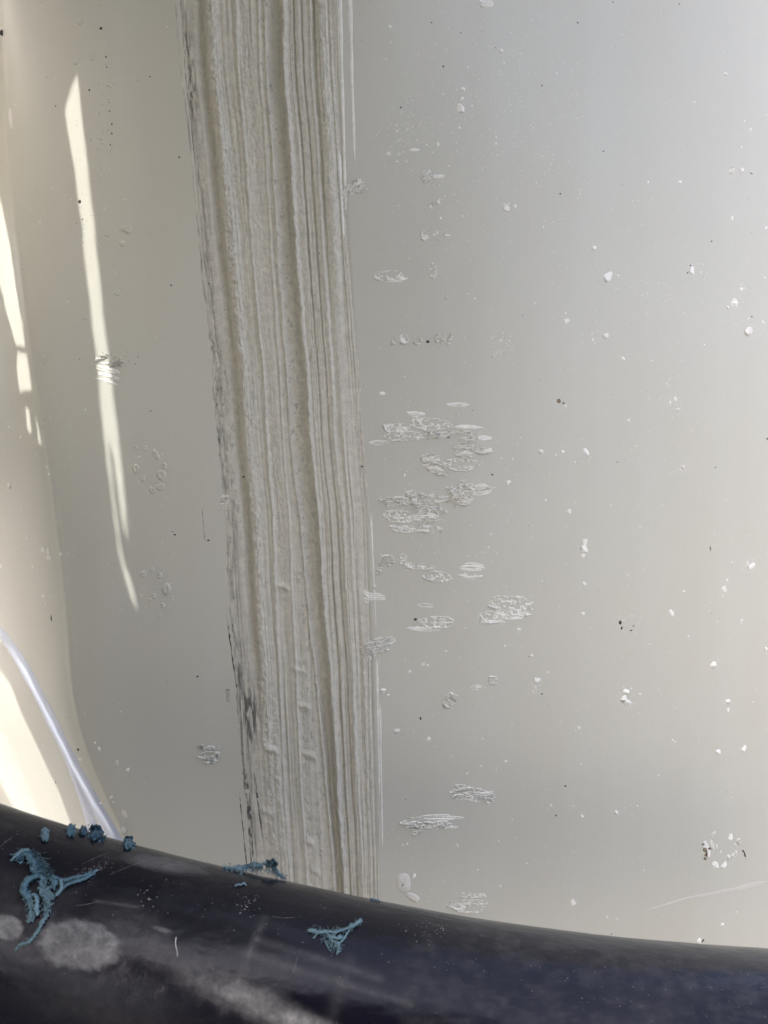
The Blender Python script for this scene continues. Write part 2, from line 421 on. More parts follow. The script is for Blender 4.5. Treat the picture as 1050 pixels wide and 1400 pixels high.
# ---- scuffs, each its own patch
def scuff(u, v, w, h, kind, ang=0.0, seed=None, dirt=0.0, m=None):
    seed = seed if seed is not None else int(u * 7 + v * 13) % 997
    hp = 0.75
    nu, nv = max(10, int(w / hp * 1.25)), max(9, int(h / hp * 1.6))
    a = np.linspace(-1.12, 1.12, nu); b = np.linspace(-1.2, 1.2, nv)
    A, B = np.meshgrid(a, b)
    X, Y = A * w / 2, B * h / 2
    endL = 0.55 + 0.55 * fbm(Y / 3.2 + 40, 0 * Y, seed + 31, 2); endR = 0.55 + 0.55 * fbm(Y / 3.2 + 80, 0 * Y, seed + 37, 2)
    eA = np.where(A < 0, -A / endL, A / endR) * 0.9
    mm = 0.001
    if kind == 'fine':
        e = np.maximum(eA, 0) ** 2 + np.abs(B) ** 2 + 0.5 * (vn(X / 14, Y / 1.6, seed) - 0.5)
        mask = sst(1.0, 0.75, e)
        H = mm * (0.08 + 0.45 * (vn(X / 26, Y / 1.4, seed + 1) - 0.4) + 0.25 * (fbm(X / 2.5, Y / 1.5, seed + 2, 2) - 0.5))
    elif kind == 'rough':
        e = (np.maximum(eA, 0) ** 3 + np.abs(B) ** 2.0) ** 0.5 * 0.92 + 0.40 * (fbm(X / 7, Y / 4.0, seed, 3) - 0.5)
        mask = sst(1.0, 0.80, e)
        rim = np.exp(-((e - 0.86) / 0.08) ** 2)
        H = mm * (-0.05 + 1.3 * (fbm(X / 3.6, Y / 2.9, seed + 4, 2) - 0.48) + 0.4 * (vn(X / 24, Y / 2.2, seed + 3) - 0.5) + 0.55 * rim)
    else:
        e = np.sqrt(np.maximum(eA, 0) ** 2 + B ** 2) * 0.75 + 1.2 * (fbm(X / 16 + 3, Y / 4.5 + 1, seed, 4) - 0.45)
        mask = sst(1.0, 0.84, e)
        pl = fbm(X / 13 + Y / 9, Y / 3.6, seed + 1, 3)
        H = mm * (-0.08 + 0.85 * sst(0.44, 0.50, pl) - 0.75 * sst(0.54, 0.58, pl) + 0.35 * (fbm(X / 4, Y / 2.4, seed + 2, 2) - 0.5) + 0.5 * (vn(X / 20, Y / 1.5, seed + 3) - 0.5))
    H = 1.2 * H * mask - 0.00035 * (1 - mask)
    ca, sa = math.cos(ang), math.sin(ang)
    P, _ = hull_pt(u + X * ca - Y * sa, v + X * sa + Y * ca, H)
    dd = dirt * sst(0.5, 0.62, fbm(X / 4, Y / 4, seed + 8, 3))
    return link('scuff_mark', grid_mesh('scuff_mark', P[::-1], True, dd[::-1] + 0 * P[::-1, :, 0]), m or M_SCUFF, hull)
SCUFFS = [
 (535,378,50,17,'rough',0.05),(541,385,28,5,'fine',0.0),(592,370,12,21,'rough',-.15),(580,323,10,16,'rough',-.2),(600,322,15,13,'rough',0),(611,322,12,4,'fine',0),
 (584,241,13,16,'torn',-.4),(598,241,18,6,'fine',0),(567,205,16,5,'fine',0),(589,282,10,9,'rough',0),(600,275,7,8,'rough',0),
 (539,465,6,13,'torn',.3),(552,464,15,14,'rough',0),(571,464,13,12,'torn',0),(598,463,6,13,'torn',.3),(606,463,7,13,'torn',.3),(615,463,6,14,'torn',.2),(638,462,6,7,'rough',0),
 (610,405,5,10,'torn',0),(626,553,30,7,'fine',0.02),(567,566,30,9,'fine',.05),(543,585,40,13,'rough',.02),(588,580,64,17,'rough',.04),(640,584,48,7,'fine',.03),
 (552,596,62,14,'rough',0),(600,593,40,12,'torn',0),(633,600,38,19,'torn',0),(661,599,22,9,'fine',0),(518,605,26,8,'fine',0),(636,617,30,15,'torn',0),(664,617,24,9,'torn',0),
 (588,627,24,15,'torn',-.2),(597,638,34,18,'torn',.3),(632,636,46,18,'rough',.03),
 (544,686,52,13,'torn',0),(576,683,34,18,'torn',-.15),(602,684,26,12,'torn',0),(561,674,14,9,'torn',-.3),(633,674,36,32,'torn',-.3),(628,682,22,16,'torn',.4),(657,670,36,17,'fine',-.1),(664,668,34,6,'torn',0),
 (546,706,50,17,'rough',.05),(590,700,40,22,'torn',0),(572,708,40,9,'fine',0),(552,723,40,11,'rough',.03),(580,722,20,12,'torn',0),(602,722,12,6,'torn',.5),
 (529,766,20,14,'torn',0),(518,781,8,18,'torn',.3),(512,802,6,8,'torn',0),(551,764,11,16,'rough',.1),(572,774,46,9,'rough',.08),(597,788,42,14,'rough',.1),
 (646,775,38,13,'fine',0),(645,787,40,11,'fine',0),(512,816,32,15,'fine',.03),(582,828,36,6,'fine',.05),
 (700,829,62,29,'rough',.02),(676,843,48,17,'rough',-.1),(672,850,44,6,'fine',0),(699,842,38,14,'fine',0),(597,851,50,17,'rough',.02),(577,860,46,9,'fine',.05),
 (518,883,42,20,'torn',-.5),(512,886,30,16,'torn',-.2),(616,957,18,22,'torn',.6),(673,931,15,12,'torn',0),(652,940,18,8,'rough',0),
 (640,1084,46,18,'torn',.1),(669,1090,14,18,'torn',0),(660,1085,32,5,'fine',0),(598,1118,74,10,'fine',0),(590,1127,80,9,'torn',0),(604,1131,52,7,'fine',0),(570,1136,16,7,'torn',-.3),
 (645,1224,40,7,'rough',.03),(645,1233,44,8,'rough',.02),(638,1241,50,13,'rough',.06),
 (487,257,24,16,'torn',-.4),(474,264,18,10,'torn',-.3),(665,5,22,14,'fine',0),
 (145,492,30,16,'torn',0),(146,505,38,9,'fine',.25),(148,514,40,9,'fine',.28),(146,522,34,6,'fine',.3),(160,497,20,14,'torn',0),
 (307,686,10,16,'torn',0),(285,1030,28,26,'torn',0),
]
for sc in SCUFFS:
    scuff(*sc, dirt=(0.35 if sc[4] == 'torn' and sc[0] < 330 else 0.0))

# ---- crumbs, blisters and specks stuck on the hull: shared low-poly meshes
def crumb_mesh(name, seed, npts, flat, rnd, m):
    rg = random.Random(seed); bm = bmesh.new()
    for i in range(npts):
        a = rg.uniform(0, 2 * math.pi); zz = rg.uniform(-0.25, 1); r = math.sqrt(max(0, 1 - (0.72 * zz) ** 2)) * rg.uniform(1 - rnd, 1)
        bm.verts.new((r * math.cos(a), r * math.sin(a), zz * flat))
    for i in range(7):
        a = i * 2 * math.pi / 7 + rg.uniform(-.3, .3)
        rr = rg.uniform(1 - rnd, 1.0)
        bm.verts.new((math.cos(a) * rr, math.sin(a) * rr, -0.15))
    r = bmesh.ops.convex_hull(bm, input=bm.verts)
    bmesh.ops.delete(bm, geom=[e for e in r['geom_interior'] if isinstance(e, bmesh.types.BMVert)], context='VERTS')
    loose = [x for x in bm.verts if not x.link_faces]
    bmesh.ops.delete(bm, geom=loose, context='VERTS')
    bmesh.ops.recalc_face_normals(bm, faces=bm.faces)
    me = bpy.data.meshes.new(name); bm.to_mesh(me); bm.free()
    me.materials.append(m)
    return me
CH = [crumb_mesh('paint_fleck', 100 + i, 6, 0.6, 0.55, M_FLECK) for i in range(7)]
FL = [crumb_mesh('film_fleck', 200 + i, 13, 0.22, 0.3, M_FLECKG) for i in range(5)]
DK = [crumb_mesh('dirt_speck', 300 + i, 9, 0.5, 0.5, M_DIRT) for i in range(4)]
BN = [crumb_mesh('dirt_speck', 320 + i, 9, 0.5, 0.5, M_BROWN) for i in range(3)]
for me in FL:
    for p in me.polygons: p.use_smooth = True
def blister_mesh(seed):
    a = np.linspace(0, 2 * np.pi, 15); r = np.array([0, .3, .55, .78, .92, 1.05])
    A, Rr = np.meshgrid(a, r)
    A2 = np.where(A >= 2 * np.pi - 1e-6, 0, A)
    rad = Rr * (0.8 + 0.35 * vn(np.cos(A2) * 1.5 + 5, np.sin(A2) * 1.5 + 5, seed))
    prof = np.interp(Rr, [0, .3, .55, .78, .92, 1.05], [.24, .30, .40, .34, .12, -.15])
    prof = prof * (0.7 + 0.6 * vn(np.cos(A2) * Rr * 2 + 9, np.sin(A2) * Rr * 2 + 9, seed + 3))
    return grid_mesh('blister', np.stack([rad * np.cos(A2), rad * np.sin(A2), prof], -1))
BLI = [blister_mesh(i) for i in range(4)]
for me in BLI: me.materials.append(M_GEL)
def frames(u, v):
    P, n = hull_pt(np.array([u], float), np.array([v], float), np.array([0.0]))
    n = Vector(n[0]); up = Vector((0, 0, 1)); t = up.cross(n).normalized(); w = n.cross(t)
    return Vector(P[0]), Matrix((t, w, n)).transposed()
def stick(name, me, u, v, sx, sy=None, ang=0.0, sz=None, parent=None):
    sy = sx if sy is None else sy; sz = min(sx, sy) if sz is None else sz
    p, R3 = frames(u, v)
    mtx = Matrix.Translation(p) @ (R3 @ Matrix.Rotation(ang, 3, 'Z')).to_4x4() @ Matrix.Diagonal((sx * K, sy * K, sz * K, 1))
    o = bpy.data.objects.new(name, me); COL.objects.link(o); o.parent = parent or hull; o.matrix_world = mtx
    return o
rg = random.Random(5)
FLECKS = '''685,69,3 689,86,1.6 640,92,2 632,122,3.4 631,135,3 630,149,5.5 613,39,1.5 761,100,1.3 949,139,1.8 1026,178,3 1018,165,2 1014,201,1.8 1014,232,3.6 1003,231,2
929,249,3 886,248,2 861,196,2 910,172,1.8 692,284,4.4 704,282,3 696,278,1.5 628,175,2 532,210,3 543,221,2 543,179,2 599,197,2.5 534,36,2.5 534,58,1.5 678,188,2 678,197,2 750,200,1.5
812,339,3 1001,298,3 1048,311,2.5 859,313,2 743,310,2 792,260,2 733,250,1.5 872,274,1.5 603,298,2 608,268,1.5 845,377,2.2 844,394,1.6 947,371,5 958,372,1.6 1003,414,6.5 1013,395,3 1018,394,2.2 1013,389,2 995,420,2.5
1024,453,5.5 1024,436,2.2 774,440,4 774,428,1.8 731,415,2.4 829,459,3.6 811,464,2.2 891,493,1.6 649,408,1.8 640,402,1.4 577,436,2.2 956,513,1.6 915,551,3.3 923,546,3 859,575,2.8 912,524,1.8 769,618,2.8 760,622,1.5 801,618,4
773,555,2.2 934,638,3 931,643,2.2 695,660,3.2 746,683,2 778,699,3.2 686,626,1.2 701,627,1.6 963,471,1.4 799,740,4 798,750,5 797,760,3.2 672,731,2.2 1028,774,5.5 1022,770,3.4 989,805,4 994,793,2 988,814,2 918,838,4 1014,850,3.2
1047,887,3.2 974,910,5 935,808,2.2 879,778,2 858,786,2 799,798,3 793,804,2 798,838,3 740,795,2.4 709,862,3.2 690,883,2 727,896,2.4 734,930,4.2 749,919,2 579,908,2.6 585,910,2 560,918,2.2 855,945,4.6 853,954,5
859,962,5.5 875,949,2.2 863,941,1.5 791,995,3 787,999,1.5 994,959,4 995,970,3 982,1028,4 1017,1024,4.5 920,1012,2 923,1014,2 542,1000,3.6 586,1010,3 692,1040,2.2 658,1047,1.6 941,870,2 842,1110,3 871,1102,2.4 796,1116,3
783,1102,2 753,1101,2.4 748,1107,1.5 639,1057,2 684,1211,2 785,1234,3.6 830,1254,2 844,1257,2 987,1264,3 1007,1247,1.2 955,1287,4 566,1197,3 557,1154,2 551,1155,1.6 523,538,3 553,650,2.2 543,690,1.5 524,945,3.5 531,950,2
13,665,3.6 30,695,2 65,638,3 67,648,2.5 23,755,2.5 82,757,3 45,775,3 2,775,3.5 60,815,3 62,825,2 130,1015,2.2 135,1023,2.6 175,1052,2.8 110,1038,3 107,1078,2 137,1098,3 152,1090,2.6 155,1097,2 112,1115,2.2 117,560,1.5 60,752,4 67,762,4
12,583,2 28,597,2.4 50,620,2 6,700,2 36,735,2 90,980,2 95,965,2 645,145,1.8 702,69,1.3 660,230,1.2 1046,380,2 1043,440,2 870,610,1.3 905,690,1.3 835,690,1.4 888,880,1.5 1030,960,1.6 955,1010,1.5 900,1060,1.6 1000,1090,1.5 700,1120,1.4 720,1180,1.5 880,1190,1.6 660,1010,1.4 610,890,1.4 640,760,1.5 660,755,1.3 668,748,1.3'''
for tok in FLECKS.split():
    u, v, r = map(float, tok.split(',')); r *= 1.2 if r < 2.5 else (1.45 if r < 3.5 else 1.7)
    stick('paint_fleck', CH[rg.randrange(7)], u, v, r * rg.uniform(.85, 1.1), r * rg.uniform(.8, 1.15), rg.uniform(0, 6), r * rg.uniform(.7, 1.1))
stick('paint_fleck', CH[0], 831, 379, 9, 12, -.3, 6)
stick('paint_fleck', CH[2], 852, 490, 5.5, 3, -.5, 2)
stick('paint_fleck', CH[3], 1003, 414, 9, 9, .3, 6)
for (u, v, a, b, g) in ((992,101,5,3.5,0),(999,235,6,5.5,0),(927,560,6,4,.3),(740,618,5,4.5,0),(1013,237,4,3,0),(160,1043,3.2,5,.2),(170,1113,5,8,.3),(168,1135,5,6,.6),(542,1000,5,4,0),(15,162,6,20,.1),(625,1156,2,4,.4),(732,941,3,5,0),(1001,770,3,4,0),(553,650,1.6,4,0),(66,755,5,10,.15),(5,1000,3,4,0),(652,940,6,4,0)):
    stick('film_fleck', FL[rg.randrange(5)], u, v, a, b, g, min(a, b) * .8)
for (u, v, a, b, g) in ((185,612,4,3.5,0),(198,613,4,4.5,0),(213,622,4,8,.6),(224,637,4.5,5,0),(221,650,7,9,.2),(219,666,8,5,.3),(209,671,5,5,0),(186,641,5,8,0),(195,654,4,5,0),(196,785,5,6,0),(208,779,3,4,0),(218,787,5,5,0),(228,806,6,10,-.2),(210,815,4,4,0),(222,828,4,4,0),(219,842,3,3,0),(205,820,3,3,0),(172,313,5,6,0),(166,313,3,4,0),(146,320,4,4,0),(167,333,5,4,0),(176,314,6,7,0),(1010,1150,5,5,0),(109,30,5,5,0),(103,85,4,4,0),(126,78,4,6,0),(160,400,4,5,0),(110,320,2.5,4,0),(60,492,4,7,0),(115,980,3,5,0)):
    stick('blister', BLI[rg.randrange(4)], u, v, a, b, g, min(a, b) * .8)
for (u, v, a, b, g) in ((2,45,4,6,0),(245,215,1.8,2,0),(138,39,3,3,0),(145,78,2.4,3.5,0),(146,92,1.6,2,0),(147,118,1.6,2.2,0),(149,140,1.4,2,0),(150,152,1.8,3,0),(153,170,2,4,0),(153,183,2,4,0),(151,198,1.6,3,0),(585,467,3,2.6,0),(568,847,3,3,0),(766,265,2,1.8,0),(825,207,1.8,1.5,0),(741,117,1.5,1.5,0),(848,851,3,4,0),(850,859,2,4,-.4),(863,862,3,1.6,.3),(866,856,1.6,2,0),(1028,433,2,2,0),(1049,600,2.4,2,0),(239,731,2,1.6,0),(236,727,1.2,1.2,0),(285,739,2.6,1.8,0),(270,925,2.2,2,0),(961,1286,4,2,.7),(973,330,1.6,2,0),(495,638,2,1.8,0),(437,346,1.6,1.6,0),(673,649,2.6,1.6,-.4),(844,632,1.4,1.4,0),(978,639,2,1.6,0),(575,982,1.6,3,0),(741,949,1.8,1.8,0),(122,123,1.4,2.4,0),(76,145,1.4,1.6,0),(109,276,3,4,0),(113,300,1.2,1.6,0),(205,105,1.6,1.4,0),(206,562,1.4,1.4,0),(234,390,1.4,2,0),(286,388,2,1.6,0),(333,652,2,2,0),(940,373,1.4,2,0),(944,363,2,1.6,0),(1001,229,1,1,0),(773,1075,2.4,2,0),(760,1115,1.6,2.4,0),(836,1277,1.6,1.4,0),(590,31,1.6,1.4,0),(630,45,1.4,1.4,0),(790,31,1.6,1.6,0),(929,6,1.5,1.5,0),(838,3,1.5,1.5,0),(606,91,1.6,2.4,0),(548,147,1.6,2,0),(145,490,1.6,1.6,0),(150,494,1.4,1.4,0),(139,489,1.4,1.4,0),(185,498,1.2,1.2,0),(76,1070,1.4,5,-.4),(107,1025,3,3,0),(70,845,2,6,.1)):
    if 140 < u < 156 and v < 210: a *= .6; b *= .75
    stick('dirt_speck', DK[rg.randrange(4)], u, v, a, b, g, min(a, b) * .4)
for (u, v, a, b, g) in ((1027,237,4,1.4,-.3),(971,750,2,5,.2),(764,548,4,4.5,0),(770,551,3,2,0)):
    stick('dirt_speck', BN[rg.randrange(3)], u, v, a, b, g, 1.4)
# curved black hair by the crusted ring
streak([(1015, 1162), (1018, 1166), (1019, 1172)], 2.4, 1.6, 0.0004, M_DIRT, name='dirt_speck', n=12)

# crusted ring low on the right
for (u, v, a, b, g) in ((966,1163,8,14,.45),(974,1156,3,9,.4),(978,1183,8,5,-.6),(990,1183,6.5,4.5,.2),(999,1145,5,5.5,.3),(976,1139,4,2.2,.5),(1002,1170,4,3,.4),(996,1172,3,4,0),(1005,1155,3,2.4,0),(985,1166,2.5,3,0),(980,1158,2,4,.3),(1006,1166,2,4,0)):
    stick('crust_piece', CH[rg.randrange(7)] if a > 4 else FL[rg.randrange(5)], u, v, a * 1.35, b * 1.3, g, min(a, b) * .8)
for (u, v, r) in ((963,1161,4),(966,1167,4.5),(969,1160,3),(961,1154,2),(963,1174,2)):
    stick('dirt_speck', BN[rg.randrange(3)], u, v, r * 1.1, r * 1.1, rg.uniform(0, 6), 8)
# two domed blobs of dried sealant by the tube
def dome(name, u, v, w, h, ang, hz):
    a = np.linspace(0, 2 * np.pi, 29); r = np.linspace(0, 1.05, 10)
    A, Rr = np.meshgrid(a, r); A = np.where(A >= 2 * np.pi - 1e-6, 0, A)
    z = np.sqrt(np.clip(1 - Rr ** 2.4, 0, 1)) * (0.85 + 0.3 * vn(np.cos(A) * Rr * 3 + 7, np.sin(A) * Rr * 3 + 7, 77)) - 0.12
    q = 0.92 + 0.16 * vn(np.cos(A) + 4, np.sin(A) + 4, 12)
    me = grid_mesh(name, np.stack([Rr * np.cos(A) * q, Rr * np.sin(A) * q, z], -1)); me.materials.append(M_FLECKG)
    return stick(name, me, u, v, w, h, ang, hz)
dome('sealant_blob', 552, 1207, 10, 14, .05, 3)
dome('sealant_blob', 565, 1227, 10, 5.5, -.55, 2.5)
stick('dirt_speck', DK[1], 551, 1210, 3, 3, 0, 6.5)

# ---- dust of crumbs too fine to pick apart
def fine(name, pts, m, rmin, rmax, seed, flat=0.5):
    r_ = random.Random(seed); vs, fs = [], []
    us = np.array([p[0] for p in pts]); vv = np.array([p[1] for p in pts])
    P, n = hull_pt(us, vv, np.zeros(len(us)))
    for p, nn in zip(P, n):
        p = Vector(p); nn = Vector(nn); t = Vector((0, 0, 1)).cross(nn).normalized(); w = nn.cross(t)
        r = r_.uniform(rmin, rmax) * K * (1.5 if r_.random() < .1 else 1); k = len(vs); a0 = r_.uniform(0, 6)
        for i in range(5):
            q = a0 + i * 2 * math.pi / 5; rr = r * r_.uniform(.7, 1.2)
            vs.append(p + t * math.cos(q) * rr + w * math.sin(q) * rr - nn * r * .1)
        vs.append(p + nn * r * flat)
        for i in range(5): fs.append((k + i, k + (i + 1) % 5, k + 5))
    me = bpy.data.meshes.new(name); me.from_pydata(vs, [], fs); me.materials.append(m)
    o = link(name, me, None, hull); o['kind'] = 'stuff'
    return o
pts = []
for _ in range(900): pts.append((rg.uniform(520, 1060), rg.uniform(-10, 1290)))
for _ in range(420): pts.append((rg.gauss(690, 70), rg.gauss(170, 70)))
for _ in range(120): pts.append((rg.gauss(560, 18), rg.gauss(185, 22)))
for _ in range(160): pts.append((rg.gauss(590, 45), rg.gauss(690, 70)))
for _ in range(60): pts.append((rg.gauss(687, 10), rg.gauss(472, 10)))
for _ in range(120): pts.append((rg.uniform(0, 240), rg.uniform(0, 1100)))
for _ in range(150): pts.append((rg.uniform(0, 110), rg.uniform(520, 1000)))
for (cx, cy, r) in ((849,379,17),(955,372,11),(1010,432,10),(1034,445,12),(915,555,15),(877,394,9),(817,461,8),(857,953,14),(862,855,12),(1024,772,9),(734,942,6),(800,625,7),(205,640,22),(215,815,22),(985,1163,22),(925,525,10),(905,400,12)):
    for i in range(16):
        a = rg.uniform(0, 6.28); q = r * rg.uniform(.88, 1.1); pts.append((cx + q * math.cos(a), cy + q * 1.15 * math.sin(a)))
fine('fine_crumbs', pts, M_FLECK, 0.35, 1.0, 3)
pts = [(rg.uniform(0, 1050), rg.uniform(0, 1250)) for _ in range(200)] + [(rg.gauss(150, 9), rg.uniform(60, 210)) for _ in range(40)] + [(rg.gauss(150, 18), rg.gauss(492, 6)) for _ in range(40)] + [(rg.uniform(104, 140), rg.uniform(150, 480)) for _ in range(60)]
fine('fine_grit', pts, M_DIRT, 0.3, 0.8, 4)

# ================================================================== dark blue tube in front of the hull
R = 0.045
KT = K * 0.70                            # size of one photo pixel at the tube's distance
OU = [-500, -300, -150, 0, 100, 200, 300, 400, 500, 600, 700, 800, 920, 1050, 1200, 1400, 1700]
OV = [880, 975, 1040, 1100, 1131, 1160, 1184, 1207, 1228, 1247, 1263, 1276, 1288, 1297, 1305, 1312, 1318]
def tube():
    us = np.linspace(-420, 1600, 420)
    vs = np.interp(us, OU, OV)
    k = np.ones(41) / 41
    vs = np.convolve(np.pad(vs, 20, mode='reflect', reflect_type='odd'), k, 'valid')
    a = (us - 525) * K / D; b = (700 - vs) * K / D
    yc = 0.80 * (a * D + 0.045) ** 2 * np.where(a * D < -0.045, 0.0, 0.55) - 0.110 - R
    Qy = yc + 0.42 * R
    Q = np.stack([a * (D + Qy), Qy, b * (D + Qy)], -1)
    ray = np.stack([a, np.ones_like(a), b], -1)
    ax = np.gradient(Q, axis=0); ax /= np.linalg.norm(ax, axis=1, keepdims=True)
    n = np.cross(ray, ax); n /= np.linalg.norm(n, axis=1, keepdims=True); n *= np.sign(n[:, 2:3])
    C = Q - n * R
    ax = np.gradient(C, axis=0); ax /= np.linalg.norm(ax, axis=1, keepdims=True)
    e1 = n - (n * ax).sum(1, keepdims=True) * ax; e1 /= np.linalg.norm(e1, axis=1, keepdims=True)
    e2 = np.cross(ax, e1)
    e2 *= np.sign(-e2[:, 1:2])                      # towards the camera
    th = np.radians(np.concatenate([np.linspace(-30, 105, 230), np.linspace(110, 330, 40)]))
    TH, _ = np.meshgrid(th, us)
    L = np.cumsum(np.r_[0, np.linalg.norm(np.diff(C, axis=0), axis=1)])
    hn = 0.0005 * (fbm(L[:, None] * 30, TH * 3, 201, 4) - 0.5) + 0.00015 * (fbm(L[:, None] * 160, TH * 14, 203, 3) - 0.5)
    rr = R + hn * (np.cos((TH - np.radians(20)) / 2) > -2)
    seam = (TH > np.radians(329.9))
    rr[:, -1] = rr[:, 0]
    P = C[:, None, :] + (np.cos(TH)[..., None] * e1[:, None, :] + np.sin(TH)[..., None] * e2[:, None, :]) * rr[..., None]
    # bright reflections painted as pale patches, plus some dust, in photo pixels of where it lies
    pu = 525 + P[..., 0] / K * D / (D + P[..., 1]); pv = 700 - P[..., 2] / K * D / (D + P[..., 1])
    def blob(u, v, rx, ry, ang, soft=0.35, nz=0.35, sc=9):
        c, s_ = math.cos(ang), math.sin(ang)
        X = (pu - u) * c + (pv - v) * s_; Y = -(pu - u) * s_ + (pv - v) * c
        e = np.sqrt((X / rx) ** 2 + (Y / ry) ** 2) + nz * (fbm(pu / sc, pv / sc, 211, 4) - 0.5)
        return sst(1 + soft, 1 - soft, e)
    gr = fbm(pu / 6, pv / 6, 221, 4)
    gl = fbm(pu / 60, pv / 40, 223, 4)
    d = 0.68 * blob(108, 1292, 56, 33, .12, .12, .32, 7) * (0.55 + 0.7 * gr)  # oval reflection, painted in as pale colour
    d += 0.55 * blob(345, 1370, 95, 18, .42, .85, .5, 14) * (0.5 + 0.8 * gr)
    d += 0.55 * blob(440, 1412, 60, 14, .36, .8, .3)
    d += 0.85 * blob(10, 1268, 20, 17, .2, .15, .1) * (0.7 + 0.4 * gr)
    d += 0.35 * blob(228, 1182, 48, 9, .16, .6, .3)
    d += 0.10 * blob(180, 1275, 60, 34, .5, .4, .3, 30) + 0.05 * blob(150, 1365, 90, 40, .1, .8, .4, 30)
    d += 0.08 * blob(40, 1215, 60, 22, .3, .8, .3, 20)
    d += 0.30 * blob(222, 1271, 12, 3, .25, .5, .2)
    for (x0, y0, x1, y1, w, s_) in ((362,1256,305,1385,5,.12),(352,1284,520,1338,6,.10),(335,1305,560,1372,6,.10),(478,1310,452,1395,8,.07),(190,1240,130,1232,2,.15)):  # faint reflected lines, also painted
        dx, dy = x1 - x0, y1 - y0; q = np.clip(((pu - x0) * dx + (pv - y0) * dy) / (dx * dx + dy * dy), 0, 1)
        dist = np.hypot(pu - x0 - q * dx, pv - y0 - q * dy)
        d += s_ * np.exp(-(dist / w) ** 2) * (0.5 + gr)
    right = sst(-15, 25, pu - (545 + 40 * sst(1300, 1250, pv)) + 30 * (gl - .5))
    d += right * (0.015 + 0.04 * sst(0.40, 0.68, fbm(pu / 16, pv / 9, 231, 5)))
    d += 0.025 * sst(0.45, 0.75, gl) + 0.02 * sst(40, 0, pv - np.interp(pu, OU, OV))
    return grid_mesh('fender_body', P, True, np.clip(d, 0, 1), 'glint_dust'), P
fender = bpy.data.objects.new('boat_fender', None); COL.objects.link(fender)
tag(fender, 'dark navy plastic boat fender tube lying across the bottom, dusty, with painted-on pale reflections', 'boat fender')
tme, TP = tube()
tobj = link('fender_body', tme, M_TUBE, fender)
nv_, nu_ = TP.shape[:2]
_idx = np.arange(nv_ * nu_).reshape(nv_, nu_)
_q = np.stack([_idx[:-1, :-1], _idx[1:, :-1], _idx[1:, 1:], _idx[:-1, 1:]], -1).reshape(-1, 4)
BVH = BVHTree.FromPolygons([Vector(p) for p in TP.reshape(-1, 3)], [tuple(int(i) for i in q) for q in _q])
CAM = Vector((0, -D, 0))
def tube_pt(u, v, h=0.0):
    """point at photo pixel (u, v) lying h above the tube; past its outline, level with the outline"""
    d = Vector(((u - 525) * K, D, (700 - v) * K)).normalized()
    vv = v
    for _ in range(80):
        dd = Vector(((u - 525) * K, D, (700 - vv) * K)).normalized()
        hit = BVH.ray_cast(CAM, dd)
        if hit[0] is not None: break
        vv += 1.0
    n = hit[1] if hit[1].dot(dd) < 0 else -hit[1]
    p = hit[0] if vv == v else CAM + d * (hit[0] - CAM).dot(d)
    return p + n * h, n

# ---- pale crumbs and hairs on the tube
def tube_fine():
    vs, fs = [], []; r_ = random.Random(31); pts = []
    for _ in range(170):
        u = r_.uniform(0, 640); pts.append((u, np.interp(u, OU, OV) + 6 + abs(r_.gauss(0, 55)), r_.uniform(.2, .6)))
    for _ in range(30): pts.append((r_.gauss(338, 10), r_.gauss(1235, 9), r_.uniform(.4, .9)))
    for _ in range(18): pts.append((r_.gauss(203, 10), r_.gauss(1227, 8), r_.uniform(.4, .9)))
    for _ in range(36): pts.append((r_.gauss(588, 16), r_.gauss(1268, 12), r_.uniform(.4, .8)))
    for _ in range(90):
        u = r_.uniform(600, 1050); pts.append((u, np.interp(u, OU, OV) + 5 + r_.uniform(0, 90), r_.uniform(.3, .6)))
    for _ in range(70):
        t = r_.random(); pts.append((105 + 45 * t + r_.gauss(0, 6), 1200 - 22 * t + r_.gauss(0, 4), r_.uniform(.35, .7)))
    for (u, v, r) in pts:
        if v > 1398: continue
        p, n = tube_pt(u, v); t = n.orthogonal().normalized(); w = n.cross(t); k = len(vs); r *= KT * .5
        el = r_.uniform(.7, 2.6)
        for i in range(5):
            a = i * 2 * math.pi / 5; vs.append(p + t * math.cos(a) * r * el + w * math.sin(a) * r)
        vs.append(p + n * r * .8)
        for i in range(5): fs.append((k + i, k + (i + 1) % 5, k + 5))
    me = bpy.data.meshes.new('dust_crumbs'); me.from_pydata(vs, [], fs); me.materials.append(M_FLECKG)
    o = link('dust_crumbs', me, None, fender); o['kind'] = 'stuff'
tube_fine()

TUBE_SCRATCHES = [[(0,1158),(8,1151),(17,1145)],[(104,1238),(120,1236),(136,1232)],[(372,1253),(388,1255),(404,1254)],[(112,1182),(132,1172),(152,1165)],
                  [(150,1196),(178,1184),(205,1176)],[(400,1330),(404,1318),(407,1307)]]
